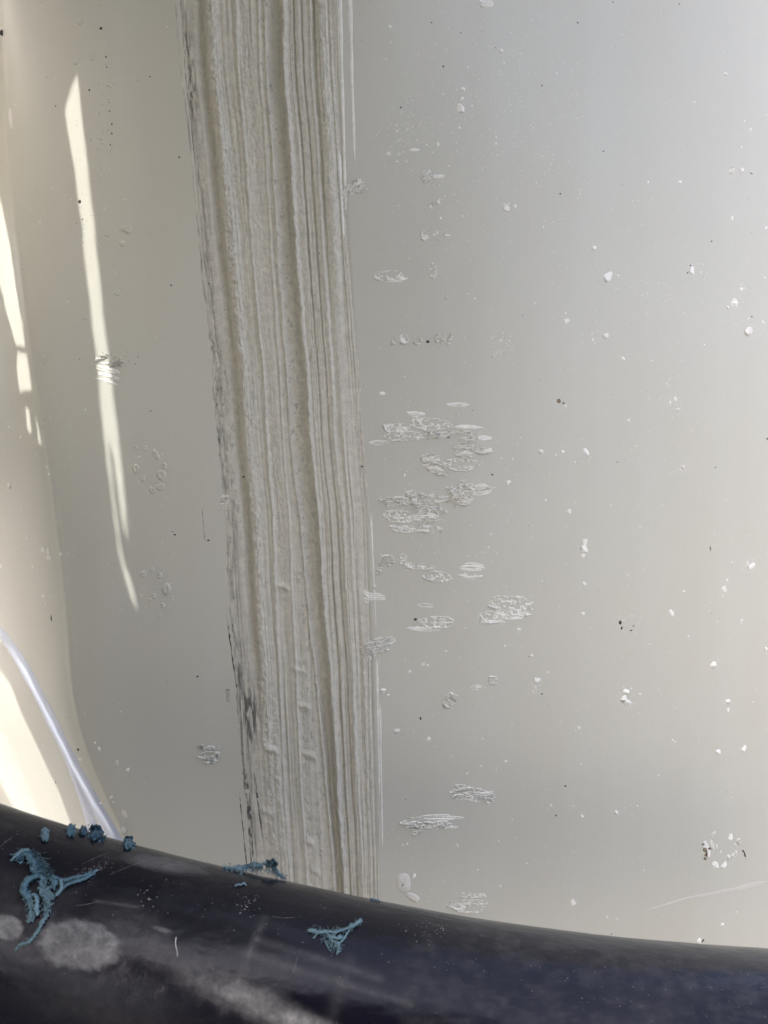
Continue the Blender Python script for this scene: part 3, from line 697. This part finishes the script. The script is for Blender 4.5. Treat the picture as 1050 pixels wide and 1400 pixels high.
# ---- shreds of blue plastic caught on the tube
def strand(name, path, r0, r1, m, parent, seed=0, sides=6, seg=None, rough=0.35, twist=0.0):
    """path: (u, v, h_px) in photo pixels, lies on the tube"""
    rr = random.Random(seed)
    pts = [tube_pt(u, v, h * KT)[0] for u, v, h in path]
    # Catmull-Rom
    out = []
    seg = seg or 6
    for i in range(len(pts) - 1):
        p0, p1, p2, p3 = pts[max(i - 1, 0)], pts[i], pts[i + 1], pts[min(i + 2, len(pts) - 1)]
        for j in range(seg):
            t = j / seg
            out.append(0.5 * ((2 * p1) + (p2 - p0) * t + (2 * p0 - 5 * p1 + 4 * p2 - p3) * t * t + (3 * p1 - p0 - 3 * p2 + p3) * t ** 3))
    out.append(pts[-1])
    n = len(out); vs, fs = [], []
    prev = Vector((0, -0.6, 0.8))
    for i, p in enumerate(out):
        tdir = (out[min(i + 1, n - 1)] - out[max(i - 1, 0)]).normalized()
        e1 = (prev - tdir * prev.dot(tdir)).normalized(); e2 = tdir.cross(e1); prev = e1
        t = i / (n - 1); rad = (r0 + (r1 - r0) * t) * KT
        if i in (0, n - 1): rad *= 0.25
        for k in range(sides):
            a = 2 * math.pi * k / sides + twist * i
            q = rad * (1 + rough * rr.uniform(-1, 1)) * (1.0 if k % 2 else 0.72)
            vs.append(p + e1 * math.cos(a) * q + e2 * math.sin(a) * q)
    for i in range(n - 1):
        for k in range(sides):
            a, b = i * sides + k, i * sides + (k + 1) % sides
            fs.append((a, b, b + sides, a + sides))
    fs.append(tuple(range(sides))[::-1]); fs.append(tuple((n - 1) * sides + k for k in range(sides)))
    me = bpy.data.meshes.new(name); me.from_pydata(vs, [], fs)
    for p in me.polygons: p.use_smooth = True
    return link(name, me, m, parent)
def fuzz(name, path, count, length, r, m, parent, seed, spread=3.0, bias=(0, 0)):
    """a mat of short curled fibres along a path: one part"""
    rr = random.Random(seed); vs, fs = [], []
    us = [p[0] for p in path]; vv = [p[1] for p in path]; hh = [p[2] for p in path]; tp = np.linspace(0, 1, len(path))
    for _ in range(count):
        t = rr.random(); u = np.interp(t, tp, us) + rr.gauss(0, spread); v = np.interp(t, tp, vv) + rr.gauss(0, spread); h = np.interp(t, tp, hh)
        base, n = tube_pt(u, v, h * KT * rr.uniform(.2, 1))
        t1 = n.orthogonal().normalized(); t2 = n.cross(t1); a = rr.uniform(0, 6.28)
        bx = Vector((bias[0], 0, -bias[1]))
        d = (t1 * math.cos(a) + t2 * math.sin(a) + n * rr.uniform(.1, .9) + bx).normalized()
        L = length * KT * rr.uniform(.4, 1.2); p = base.copy(); cur = []
        curl = Vector((rr.uniform(-1, 1), rr.uniform(-1, 1), rr.uniform(-1, 1))) * .9
        for i in range(6):
            cur.append(p.copy()); p = p + d * L / 5; d = (d + curl * .4).normalized()
        k0 = len(vs)
        for i, c in enumerate(cur):
            td = (cur[min(i + 1, 5)] - cur[max(i - 1, 0)]).normalized(); e1 = td.orthogonal().normalized(); e2 = td.cross(e1)
            rd = r * KT * (1 - .6 * i / 5) * rr.uniform(.7, 1.3)
            for k in range(3):
                q = 2 * math.pi * k / 3; vs.append(c + (e1 * math.cos(q) + e2 * math.sin(q)) * rd)
        for i in range(5):
            for k in range(3):
                A, B = k0 + i * 3 + k, k0 + i * 3 + (k + 1) % 3; fs.append((A, B, B + 3, A + 3))
    me = bpy.data.meshes.new(name); me.from_pydata(vs, [], fs)
    for p in me.polygons: p.use_smooth = True
    o = link(name, me, m, parent); o['kind'] = 'stuff'
    return o
def lump(name, u, v, w, h, ang, m, parent, seed, thick=None, sub=4):
    """a crumpled, folded chunk"""
    bm = bmesh.new(); bmesh.ops.create_icosphere(bm, subdivisions=sub, radius=1)
    co = np.array([x.co[:] for x in bm.verts])
    r = 1 - np.abs(2 * fbm(co[:, 0] * 1.3 + seed * 3.1 + co[:, 2], co[:, 1] * 1.3 + 7 + co[:, 2] * .7, seed, 3) - 1)
    r2 = fbm(co[:, 0] * 3 + 11, co[:, 1] * 3 + co[:, 2] * 2 + 5, seed + 9, 3)
    r3 = 1 - np.abs(2 * fbm(co[:, 0] * 3.4 + seed + co[:, 2] * 2, co[:, 1] * 3.4 + co[:, 2] * 1.5 + 3, seed + 19, 2) - 1)
    s = 0.36 + 0.66 * r ** 1.6 + 0.25 * (r2 - 0.5) + 0.30 * (r3 ** 2 - 0.4)
    p, n = tube_pt(u, v)
    up = Vector((0, 0, 1)); t = (up - n * up.dot(n)).normalized(); x = t.cross(n)
    ca, sa = math.cos(ang), math.sin(ang); th = (thick or min(w, h) * .6) * KT
    for vert, sc in zip(bm.verts, s):
        c = vert.co * sc
        a = c.x * w * KT / 2; b = c.y * h * KT / 2
        vert.co = p + x * (a * ca - b * sa) + t * (a * sa + b * ca) + n * (c.z * th / 1.0 + th * .35)
    me = bpy.data.meshes.new(name); bm.to_mesh(me); bm.free()
    for q in me.polygons: q.use_smooth = True
    return link(name, me, m, parent)
def ribbon(name, path, w0, w1, m, parent, seed, crump=3.0, seg=9, cross=9, ragged=0.8):
    """a torn, crumpled strip lying along a path of (u, v, h)"""
    pa = np.array(path, float); n = (len(pa) - 1) * seg + 1
    t = np.linspace(0, len(pa) - 1, n); kk = np.arange(len(pa))
    cu, cv, ch = (np.interp(t, kk, pa[:, i]) for i in range(3))
    if n > 12:
        for a_ in (cu, cv, ch): a_[2:-2] = (a_[:-4] + a_[1:-3] + a_[2:-2] + a_[3:-1] + a_[4:]) / 5
    du, dv = np.gradient(cu), np.gradient(cv); L = np.hypot(du, dv) + 1e-6
    x = np.linspace(-1, 1, cross); P = np.zeros((n, cross, 3))
    for i in range(n):
        f = i / (n - 1); w = (w0 + (w1 - w0) * f) * (0.35 + 0.65 * min(1, 6 * min(f, 1 - f) + .1))
        el = 1 - ragged * vn(i * .8, 0, seed); er = 1 - ragged * vn(i * .8, 9, seed + 1)
        for j, c in enumerate(x):
            q = c * (el if c < 0 else er) * w / 2
            q2 = q * (0.75 + 0.5 * vn(i * .3, 5, seed + 7))
            hgt = ch[i] + crump * (2 * fbm(i * .35 + 3, c * 1.6 + 2, seed + 2, 3) - 0.7) + 0.35 * w * abs(c) ** 2 * (vn(i * .22, (c > 0) * 3, seed + 5) - .2)
            p, nn = tube_pt(cu[i] - dv[i] / L[i] * q2, cv[i] + du[i] / L[i] * q2, max(hgt, .3) * KT)
            P[i, j] = p
    me = grid_mesh(name, P); o = link(name, me, m, parent)
    md = o.modifiers.new('thickness', 'SOLIDIFY'); md.thickness = 0.00035; md.offset = 0
    return o
def bits(path, count, size, m, parent, seed, spread=3.0):
    """a crumbly mass of tiny torn flakes: one part"""
    rr = random.Random(seed); vs, fs = [], []; pa = np.array(path, float); tp = np.linspace(0, 1, len(pa))
    for _ in range(count):
        t_ = rr.random(); u, v, h = (np.interp(t_, tp, pa[:, i]) for i in range(3))
        p, n = tube_pt(u + rr.gauss(0, spread), v + rr.gauss(0, spread), 0)
        p = p + n * KT * h * rr.uniform(.1, 1)
        e = Vector((rr.gauss(0, 1), rr.gauss(0, 1), rr.gauss(0, 1))).normalized(); f = e.orthogonal().normalized(); g = e.cross(f)
        k = len(vs); sz = size * KT * rr.uniform(.4, 1.3); lo = rr.uniform(.8, 2.4)
        for (a_, b_, c_) in ((-1, -.5, 0), (.2, -.7, .3), (1, .1, -.1), (.3, .6, .35), (-.7, .6, 0), (0, 0, -.35)):
            vs.append(p + (f * a_ * lo + g * b_ * rr.uniform(.6, 1.2) + e * c_ * rr.uniform(.3, 1.4)) * sz)
        fs += [(k, k + 1, k + 5), (k + 1, k + 2, k + 5), (k + 2, k + 3, k + 5), (k + 3, k + 4, k + 5), (k + 4, k, k + 5), (k, k + 4, k + 3), (k, k + 3, k + 1), (k + 1, k + 3, k + 2)]
    me = bpy.data.meshes.new('torn_bits'); me.from_pydata(vs, [], fs)
    o = link('torn_bits', me, m, parent); o['kind'] = 'stuff'
    return o
def shred(label, u, v, name='plastic_shred'):
    o = bpy.data.objects.new(name, None); COL.objects.link(o)
    tag(o, label, 'plastic shred', 'shreds of blue plastic caught on the fender')
    return o
for i, q in enumerate(TUBE_SCRATCHES):
    strand('scratch_line', [(u, v, .05) for u, v in q], .3, .2, M_SCRL, fender, 500 + i, 4, 8, .6)
G = 'shreds of blue plastic caught on the fender'
# the large tangle at the left
t = shred('largest tangled shred of blue plastic, with chunky lobes and a trailing twisted tail', 60, 1215)
strand('frayed_arm', [(14,1178,1),(22,1172,4),(30,1167,5),(40,1166,4)], 2.6, 3.6, M_TEAL, t, 1, 7, 6, .6)
strand('frayed_arm', [(34,1168,3),(40,1177,5),(46,1184,5),(45,1192,4),(52,1198,5)], 3.0, 4.2, M_BLUE, t, 2, 7, 6, .6)
fuzz('fibre_fringe', [(38,1164,2),(46,1176,4),(54,1190,4),(66,1200,4)], 170, 8, .36, M_BLUE, t, 3, 4.0)
fuzz('fibre_fringe', [(50,1168,1),(58,1182,2),(66,1198,3)], 70, 7, .32, M_TEAL, t, 4, 4)
strand('loop_strand', [(52,1200,5),(43,1205,7),(35,1212,7),(32,1221,7),(36,1228,7),(42,1232,6)], 4.2, 4.6, M_BLUE, t, 5, 8, 7, .4)
ribbon('lobe', [(40,1226,4),(42,1236,4),(46,1246,4),(44,1256,3),(38,1262,1)], 12, 15, M_TEAL, t, 6, 4)
ribbon('lobe', [(50,1230,5),(52,1240,5),(49,1252,4)], 7, 8, M_BLUE, t, 7, 3)
ribbon('lobe', [(60,1203,4),(58,1212,5),(55,1220,6),(62,1226,6),(70,1224,5)], 13, 17, M_TEAL, t, 8, 5)
ribbon('lobe', [(66,1222,5),(66,1232,6),(64,1242,5),(62,1254,3)], 20, 13, M_TEAL, t, 9, 5)
ribbon('lobe', [(68,1203,4),(74,1210,5),(74,1220,4)], 12, 9, M_BLUE, t, 10, 4)
ribbon('lobe', [(46,1200,3),(55,1203,5),(62,1208,5)], 9, 10, M_BLUE, t, 11, 4)
ribbon('lobe', [(36,1176,3),(44,1186,4),(50,1196,4)], 9, 12, M_BLUE, t, 19, 5)
strand('loop_strand', [(40,1228,6),(47,1228,9),(51,1234,9),(50,1244,9),(52,1254,6)], 2.6, 3.0, M_TEAL, t, 12, 7, 6, .4)
strand('twisted_tail', [(66,1250,4),(60,1258,3),(55,1268,3),(49,1277,2),(44,1284,2),(37,1290,2)], 3.6, 2.2, M_TEAL, t, 13, 6, 8, .45, .5)
strand('twisted_tail', [(38,1290,2),(30,1291,2.5),(25,1294,2),(20,1300,1)], 2.6, 1.3, M_TEAL, t, 14, 6, 7, .5, .5)
strand('branch', [(70,1204,4),(80,1204,4),(88,1207,4),(98,1203,4),(110,1201,4),(122,1197,3),(134,1191,2)], 2.2, 1.3, M_BLUE, t, 15, 6, 7, .5)
strand('branch', [(82,1205,4),(84,1214,4),(82,1221,4),(74,1228,4)], 2.6, 2.2, M_TEAL, t, 16, 6, 7, .5)
strand('branch', [(84,1218,4),(92,1212,4),(104,1208,4),(120,1201,3),(127,1196,3)], 2.4, 2.2, M_BLUE, t, 17, 6, 7, .6)
fuzz('fibre_fringe', [(84,1208,3),(105,1204,3),(128,1195,2)], 80, 4, .3, M_TEAL, t, 18, 1.8)
bits([(20,1174,3),(38,1170,4),(50,1188,4),(60,1202,5)], 150, 1.7, M_BLUE, t, 401, 3)
bits([(36,1214,6),(36,1228,6),(46,1250,5)], 70, 1.8, M_TEAL, t, 402, 3)
bits([(60,1206,6),(66,1226,7),(64,1248,5)], 110, 2.0, M_TEAL, t, 403, 4.5)
bits([(82,1206,4),(108,1203,4),(130,1194,2)], 90, 1.3, M_TEAL, t, 404, 2)
bits([(84,1214,4),(78,1224,4)], 40, 1.5, M_TEAL, t, 405, 2)
bits([(62,1254,3),(48,1278,2),(22,1298,1)], 60, 1.1, M_TEAL, t, 406, 1.2)
# lumps along the tube's far edge
for i, (u, v, w, h, m, lb) in enumerate((
        (60,1145,8,16,M_TEAL,'small pale curled shred just above the large blue tangle'),
        (96,1139,11,15,M_BLUE,'dusky blue crumpled bit, leftmost on the fender edge by the hull'),
        (113,1139,9,9,M_DEEP,'smallest deep blue crumb between two bigger ones on the fender edge'),
        (131,1142,20,20,M_DEEP,'widest deep blue crumpled clump where the bluish streak meets the fender'),
        (175,1156,13,17,M_BLUE,'dusky blue crumpled bit on the fender edge, right of the widest clump'))):
    s_ = shred(lb, u, v)
    ribbon('flake', [(u - w * .45, v - h * .2, 2), (u - w * .1, v - h * .35, 4), (u + w * .25, v - h * .1, 4), (u + w * .1, v + h * .35, 2)], h * .55, h * .5, m, s_, 30 + i, 3.5)
    ribbon('flake', [(u - w * .3, v + h * .3, 1), (u, v, 4), (u + w * .45, v + h * .1, 3)], h * .5, h * .35, m, s_, 40 + i, 3.5)
    ribbon('flake', [(u - w * .1, v - h * .4, 3), (u + w * .05, v, 5), (u - w * .2, v + h * .4, 1)], w * .45, w * .4, m, s_, 50 + i, 3)
    bits([(u - w * .4, v - h * .2, 4), (u, v, 5), (u + w * .4, v + h * .2, 4)], int(w * h / 3.2), 1.7, m, s_, 410 + i, min(w, h) * .22)
    fuzz('fibre_fringe', [(u - w * .5, v, 3), (u + w * .6, v + 1, 3)], 14, 4, .3, m, s_, 60 + i, 2)
# shred at the foot of the scrape
t = shred('ragged teal shred on the fender edge at the foot of the scrape', 350, 1192)
fuzz('fibre_fringe', [(306,1187,1),(325,1191,3),(345,1192,5),(372,1194,4),(388,1201,1)], 160, 6, .38, M_TEAL, t, 71, 2.2)
strand('ragged_edge', [(304,1186,1),(318,1190,3),(332,1191,6),(350,1190,7),(366,1189,8),(374,1196,6),(388,1202,1)], 2.0, 2.2, M_TEAL, t, 72, 6, 7, .6)
ribbon('torn_flap', [(362,1190,4),(368,1186,6),(374,1190,6),(376,1198,3)], 12, 10, M_TEAL, t, 73, 4)
ribbon('torn_flap', [(322,1190,2),(334,1191,4),(346,1190,5),(358,1193,3)], 8, 11, M_TEAL, t, 74, 4)
ribbon('torn_flap', [(376,1196,3),(382,1200,2),(390,1203,1)], 6, 3, M_TEAL, t, 75, 2)
bits([(308,1188,2),(335,1191,4),(366,1190,6),(388,1202,1)], 150, 1.6, M_TEAL, t, 420, 2.6)
# shred alone on the tube
t = shred('lacy pale teal shred lying alone on the dark middle of the fender', 460, 1280)
strand('lace_strand', [(420,1272,1),(432,1276,2),(446,1275,2),(458,1277,3),(470,1272,2),(482,1268,2),(494,1260,1)], 1.7, 1.8, M_TEAL, t, 81, 6, 7, .6)
strand('lace_strand', [(447,1276,2),(452,1286,2),(459,1291,3),(466,1289,2),(472,1281,2),(478,1272,2)], 1.5, 1.2, M_TEAL, t, 82, 6, 7, .6)
strand('lace_strand', [(444,1286,1),(448,1295,1),(452,1302,1)], 1.2, .7, M_TEAL, t, 83, 6, 6, .5)
strand('lace_strand', [(461,1290,2),(463,1297,2),(460,1306,1)], 2.0, .8, M_TEAL, t, 84, 6, 6, .5)
strand('lace_strand', [(428,1284,1),(434,1278,2),(440,1277,2)], 1.0, 1.0, M_TEAL, t, 85, 6, 6, .5)
fuzz('fibre_fringe', [(420,1273,1),(446,1276,2),(470,1273,2),(494,1262,1)], 130, 7, .36, M_TEAL, t, 86, 2.2)
fuzz('fibre_fringe', [(444,1280,1),(456,1290,2),(464,1294,1)], 110, 8, .36, M_TEAL, t, 87, 4.0, (0, .4))
bits([(422,1273,2),(446,1276,2),(472,1273,2),(494,1261,2)], 90, 1.1, M_TEAL, t, 430, 1.8)
bits([(446,1280,2),(458,1290,2),(462,1300,1)], 60, 1.1, M_TEAL, t, 431, 2.6)
# little ones
ribbon('torn_flap', [(424,1273,2),(436,1277,2),(448,1276,2)], 6, 4, M_TEAL, t, 88, 2)
ribbon('torn_flap', [(452,1282,2),(460,1286,3),(468,1282,2)], 8, 5, M_TEAL, t, 89, 2)
ribbon('torn_flap', [(476,1269,2),(486,1266,2),(494,1260,2)], 6, 7, M_TEAL, t, 90, 2)
t = shred('tiny curled teal shred below the ragged one at the scrape foot', 328, 1212)
strand('curl', [(321,1213,1),(325,1211,2),(329,1212,2),(333,1209,2),(336,1212,1)], 1.5, 1.2, M_TEAL, t, 91, 6, 6, .5)
t = shred('tiny flat blue shred on the fender edge right of the scrape', 515, 1232)
strand('curl', [(506,1230,1),(513,1232,2),(520,1233,1)], 1.6, 1.2, M_BLUE, t, 92, 6, 6, .5)
t = shred('thin pale hair hanging below the middle of the fender, left of centre', 240, 1290, 'fibre')
t['category'] = 'fibre'; del t['group']
strand('hair', [(241,1281,1),(240,1290,1.5),(242,1300,1),(243,1309,1)], .6, .4, M_FLECKG, t, 93, 5, 6, .3)

# ================================================================== sheets added out of view to block light, slit to shape sun patches
def shade():
    e1 = SUN.cross(Vector((0, 0, 1))).normalized(); e2 = e1.cross(SUN)
    c = 0.50
    def proj(p):
        p = Vector(p); q = p + SUN * (c - p.dot(SUN)); return Vector((q.dot(e1), q.dot(e2)))
    HOLES = [  # openings cut to throw the bright slivers onto the hull
        [(106,97),(110,150),(117,200),(124,270),(133,350),(141,430),(149,490),(155,540),(160,585),(166,640),(172,700),(173,738),(168,715),(163,680),(156,630),(149,595),(150,620),(156,680),(163,735),(170,775),(175,783),(183,808),(188,836),(180,818),(170,788),(164,765),(155,700),(149,650),(143,600),(138,560),(133,500),(127,450),(119,380),(112,310),(104,250),(97,200),(88,152)],
        [(-60,120),(-20,220),(0,272),(9,310),(15,350),(22,400),(30,440),(34,475),(22,472),(10,430),(4,405),(-10,360),(-60,250)],
        [(24,482),(36,484),(43,533),(28,537),(22,505)],
        [(35,556),(40,560),(43,592),(38,588)],
        [(47,560),(51,575),(58,612),(52,600)],
[(8,876),(35,914),(71,985),(101,1045),(131,1100),(160,1148),(128,1102),(98,1047),(67,985),(31,918)],
        [(-120,890),(-10,905),(14,935),(36,990),(60,1040),(84,1090),(104,1145),(120,1200),(-140,1200)],
    ]
    verts = []; edges = []; polys = []
    def ring(pts):
        k = len(verts); verts.extend(pts); m_ = len(pts)
        edges.extend([(k + i, k + (i + 1) % m_) for i in range(m_)])
    for hpx in HOLES:
        rj = random.Random(len(hpx)); dense = []
        for i_, p_ in enumerate(hpx):
            q_ = hpx[(i_ + 1) % len(hpx)]; k_ = max(1, int(math.hypot(q_[0] - p_[0], q_[1] - p_[1]) / 11))
            for j_ in range(k_):
                f_ = j_ / k_; am = 0.0 if math.hypot(q_[0] - p_[0], q_[1] - p_[1]) < 12 else 0.9
                dense.append((p_[0] + (q_[0] - p_[0]) * f_ + rj.uniform(-am, am), p_[1] + (q_[1] - p_[1]) * f_))
        hpx = dense
        uu = np.array([p[0] for p in hpx], float); vv = np.array([p[1] for p in hpx], float)
        P, _ = hull_pt(uu, vv, np.zeros(len(uu)))
        pl = [proj(p) for p in P]; polys.append(pl); ring(pl)
    uu, vv = np.meshgrid(np.array([-130., 525., 1180.]), np.array([-130., 700., 1330.]))
    bp = [proj(p) for p in hull_pt(uu.ravel(), vv.ravel(), np.zeros(9))[0]] + [proj(p) for p in TP[60:360:20, 0:230:20].reshape(-1, 3)]
    x0, x1 = min(p.x for p in bp) - .03, max(p.x for p in bp) + .30; y0, y1 = min(p.y for p in bp) - .03, max(p.y for p in bp) + .03
    ring([Vector((x0, y0)), Vector((x1, y0)), Vector((x1, y1)), Vector((x0, y1))])
    vo, eo, fo, *_ = geometry.delaunay_2d_cdt(verts, edges, [], 0, 1e-6)
    def inside(pt, pl):
        r = False; j = len(pl) - 1
        for i in range(len(pl)):
            a, b = pl[i], pl[j]
            if (a.y > pt.y) != (b.y > pt.y) and pt.x < (b.x - a.x) * (pt.y - a.y) / (b.y - a.y) + a.x: r = not r
            j = i
        return r
    keep = []
    for f in fo:
        ce = sum((vo[i] for i in f), Vector((0, 0))) / len(f)
        if not any(inside(ce, pl) for pl in polys): keep.append(f)
    co = [e1 * p.x + e2 * p.y + SUN * c for p in vo]
    me = bpy.data.meshes.new('gobo'); me.from_pydata(co, [], keep)
    root = bpy.data.objects.new('gobo', None); COL.objects.link(root)
    o = link('roof_gobo', me, M_GOBO, root)
    tt, zz = np.meshgrid(np.linspace(0, 1, 90), np.linspace(-1.22, 0.50, 12))
    xx = np.interp(tt, [0, .45, .7, 1], [-.78, -.80, -.62, -.30]) + 0.02 * np.sin(tt * 60)
    yy = np.interp(tt, [0, .45, .7, 1], [-.02, -1.0, -1.45, -1.7]) + 0.02 * np.sin(tt * 47)
    fx_, fz_ = np.meshgrid(np.linspace(-.15, .62, 40), np.linspace(-.15, .70, 12))
    link('front_blocker', grid_mesh('front_blocker', np.stack([fx_, -0.92 + 0.015 * np.sin(fx_ * 40), fz_], -1)), M_DARKC, root)  # added dark screen, stands in for whoever holds the camera
    sh = np.stack([xx, yy, zz], -1)
    link('side_blocker', grid_mesh('side_blocker', sh[:, :46]), M_GREYC, root)  # added to cut light from the left
    link('corner_bounce', grid_mesh('corner_bounce', sh[:, 45:]), M_GOBO, root)  # added pale sheet, bounces light onto the left of the hull
    md = o.modifiers.new('thickness', 'SOLIDIFY'); md.thickness = 0.001; md.offset = 0
    tag(root, 'slit buff tarpaulin overhead, out of view, added to shade the hull', 'gobo')
shade()
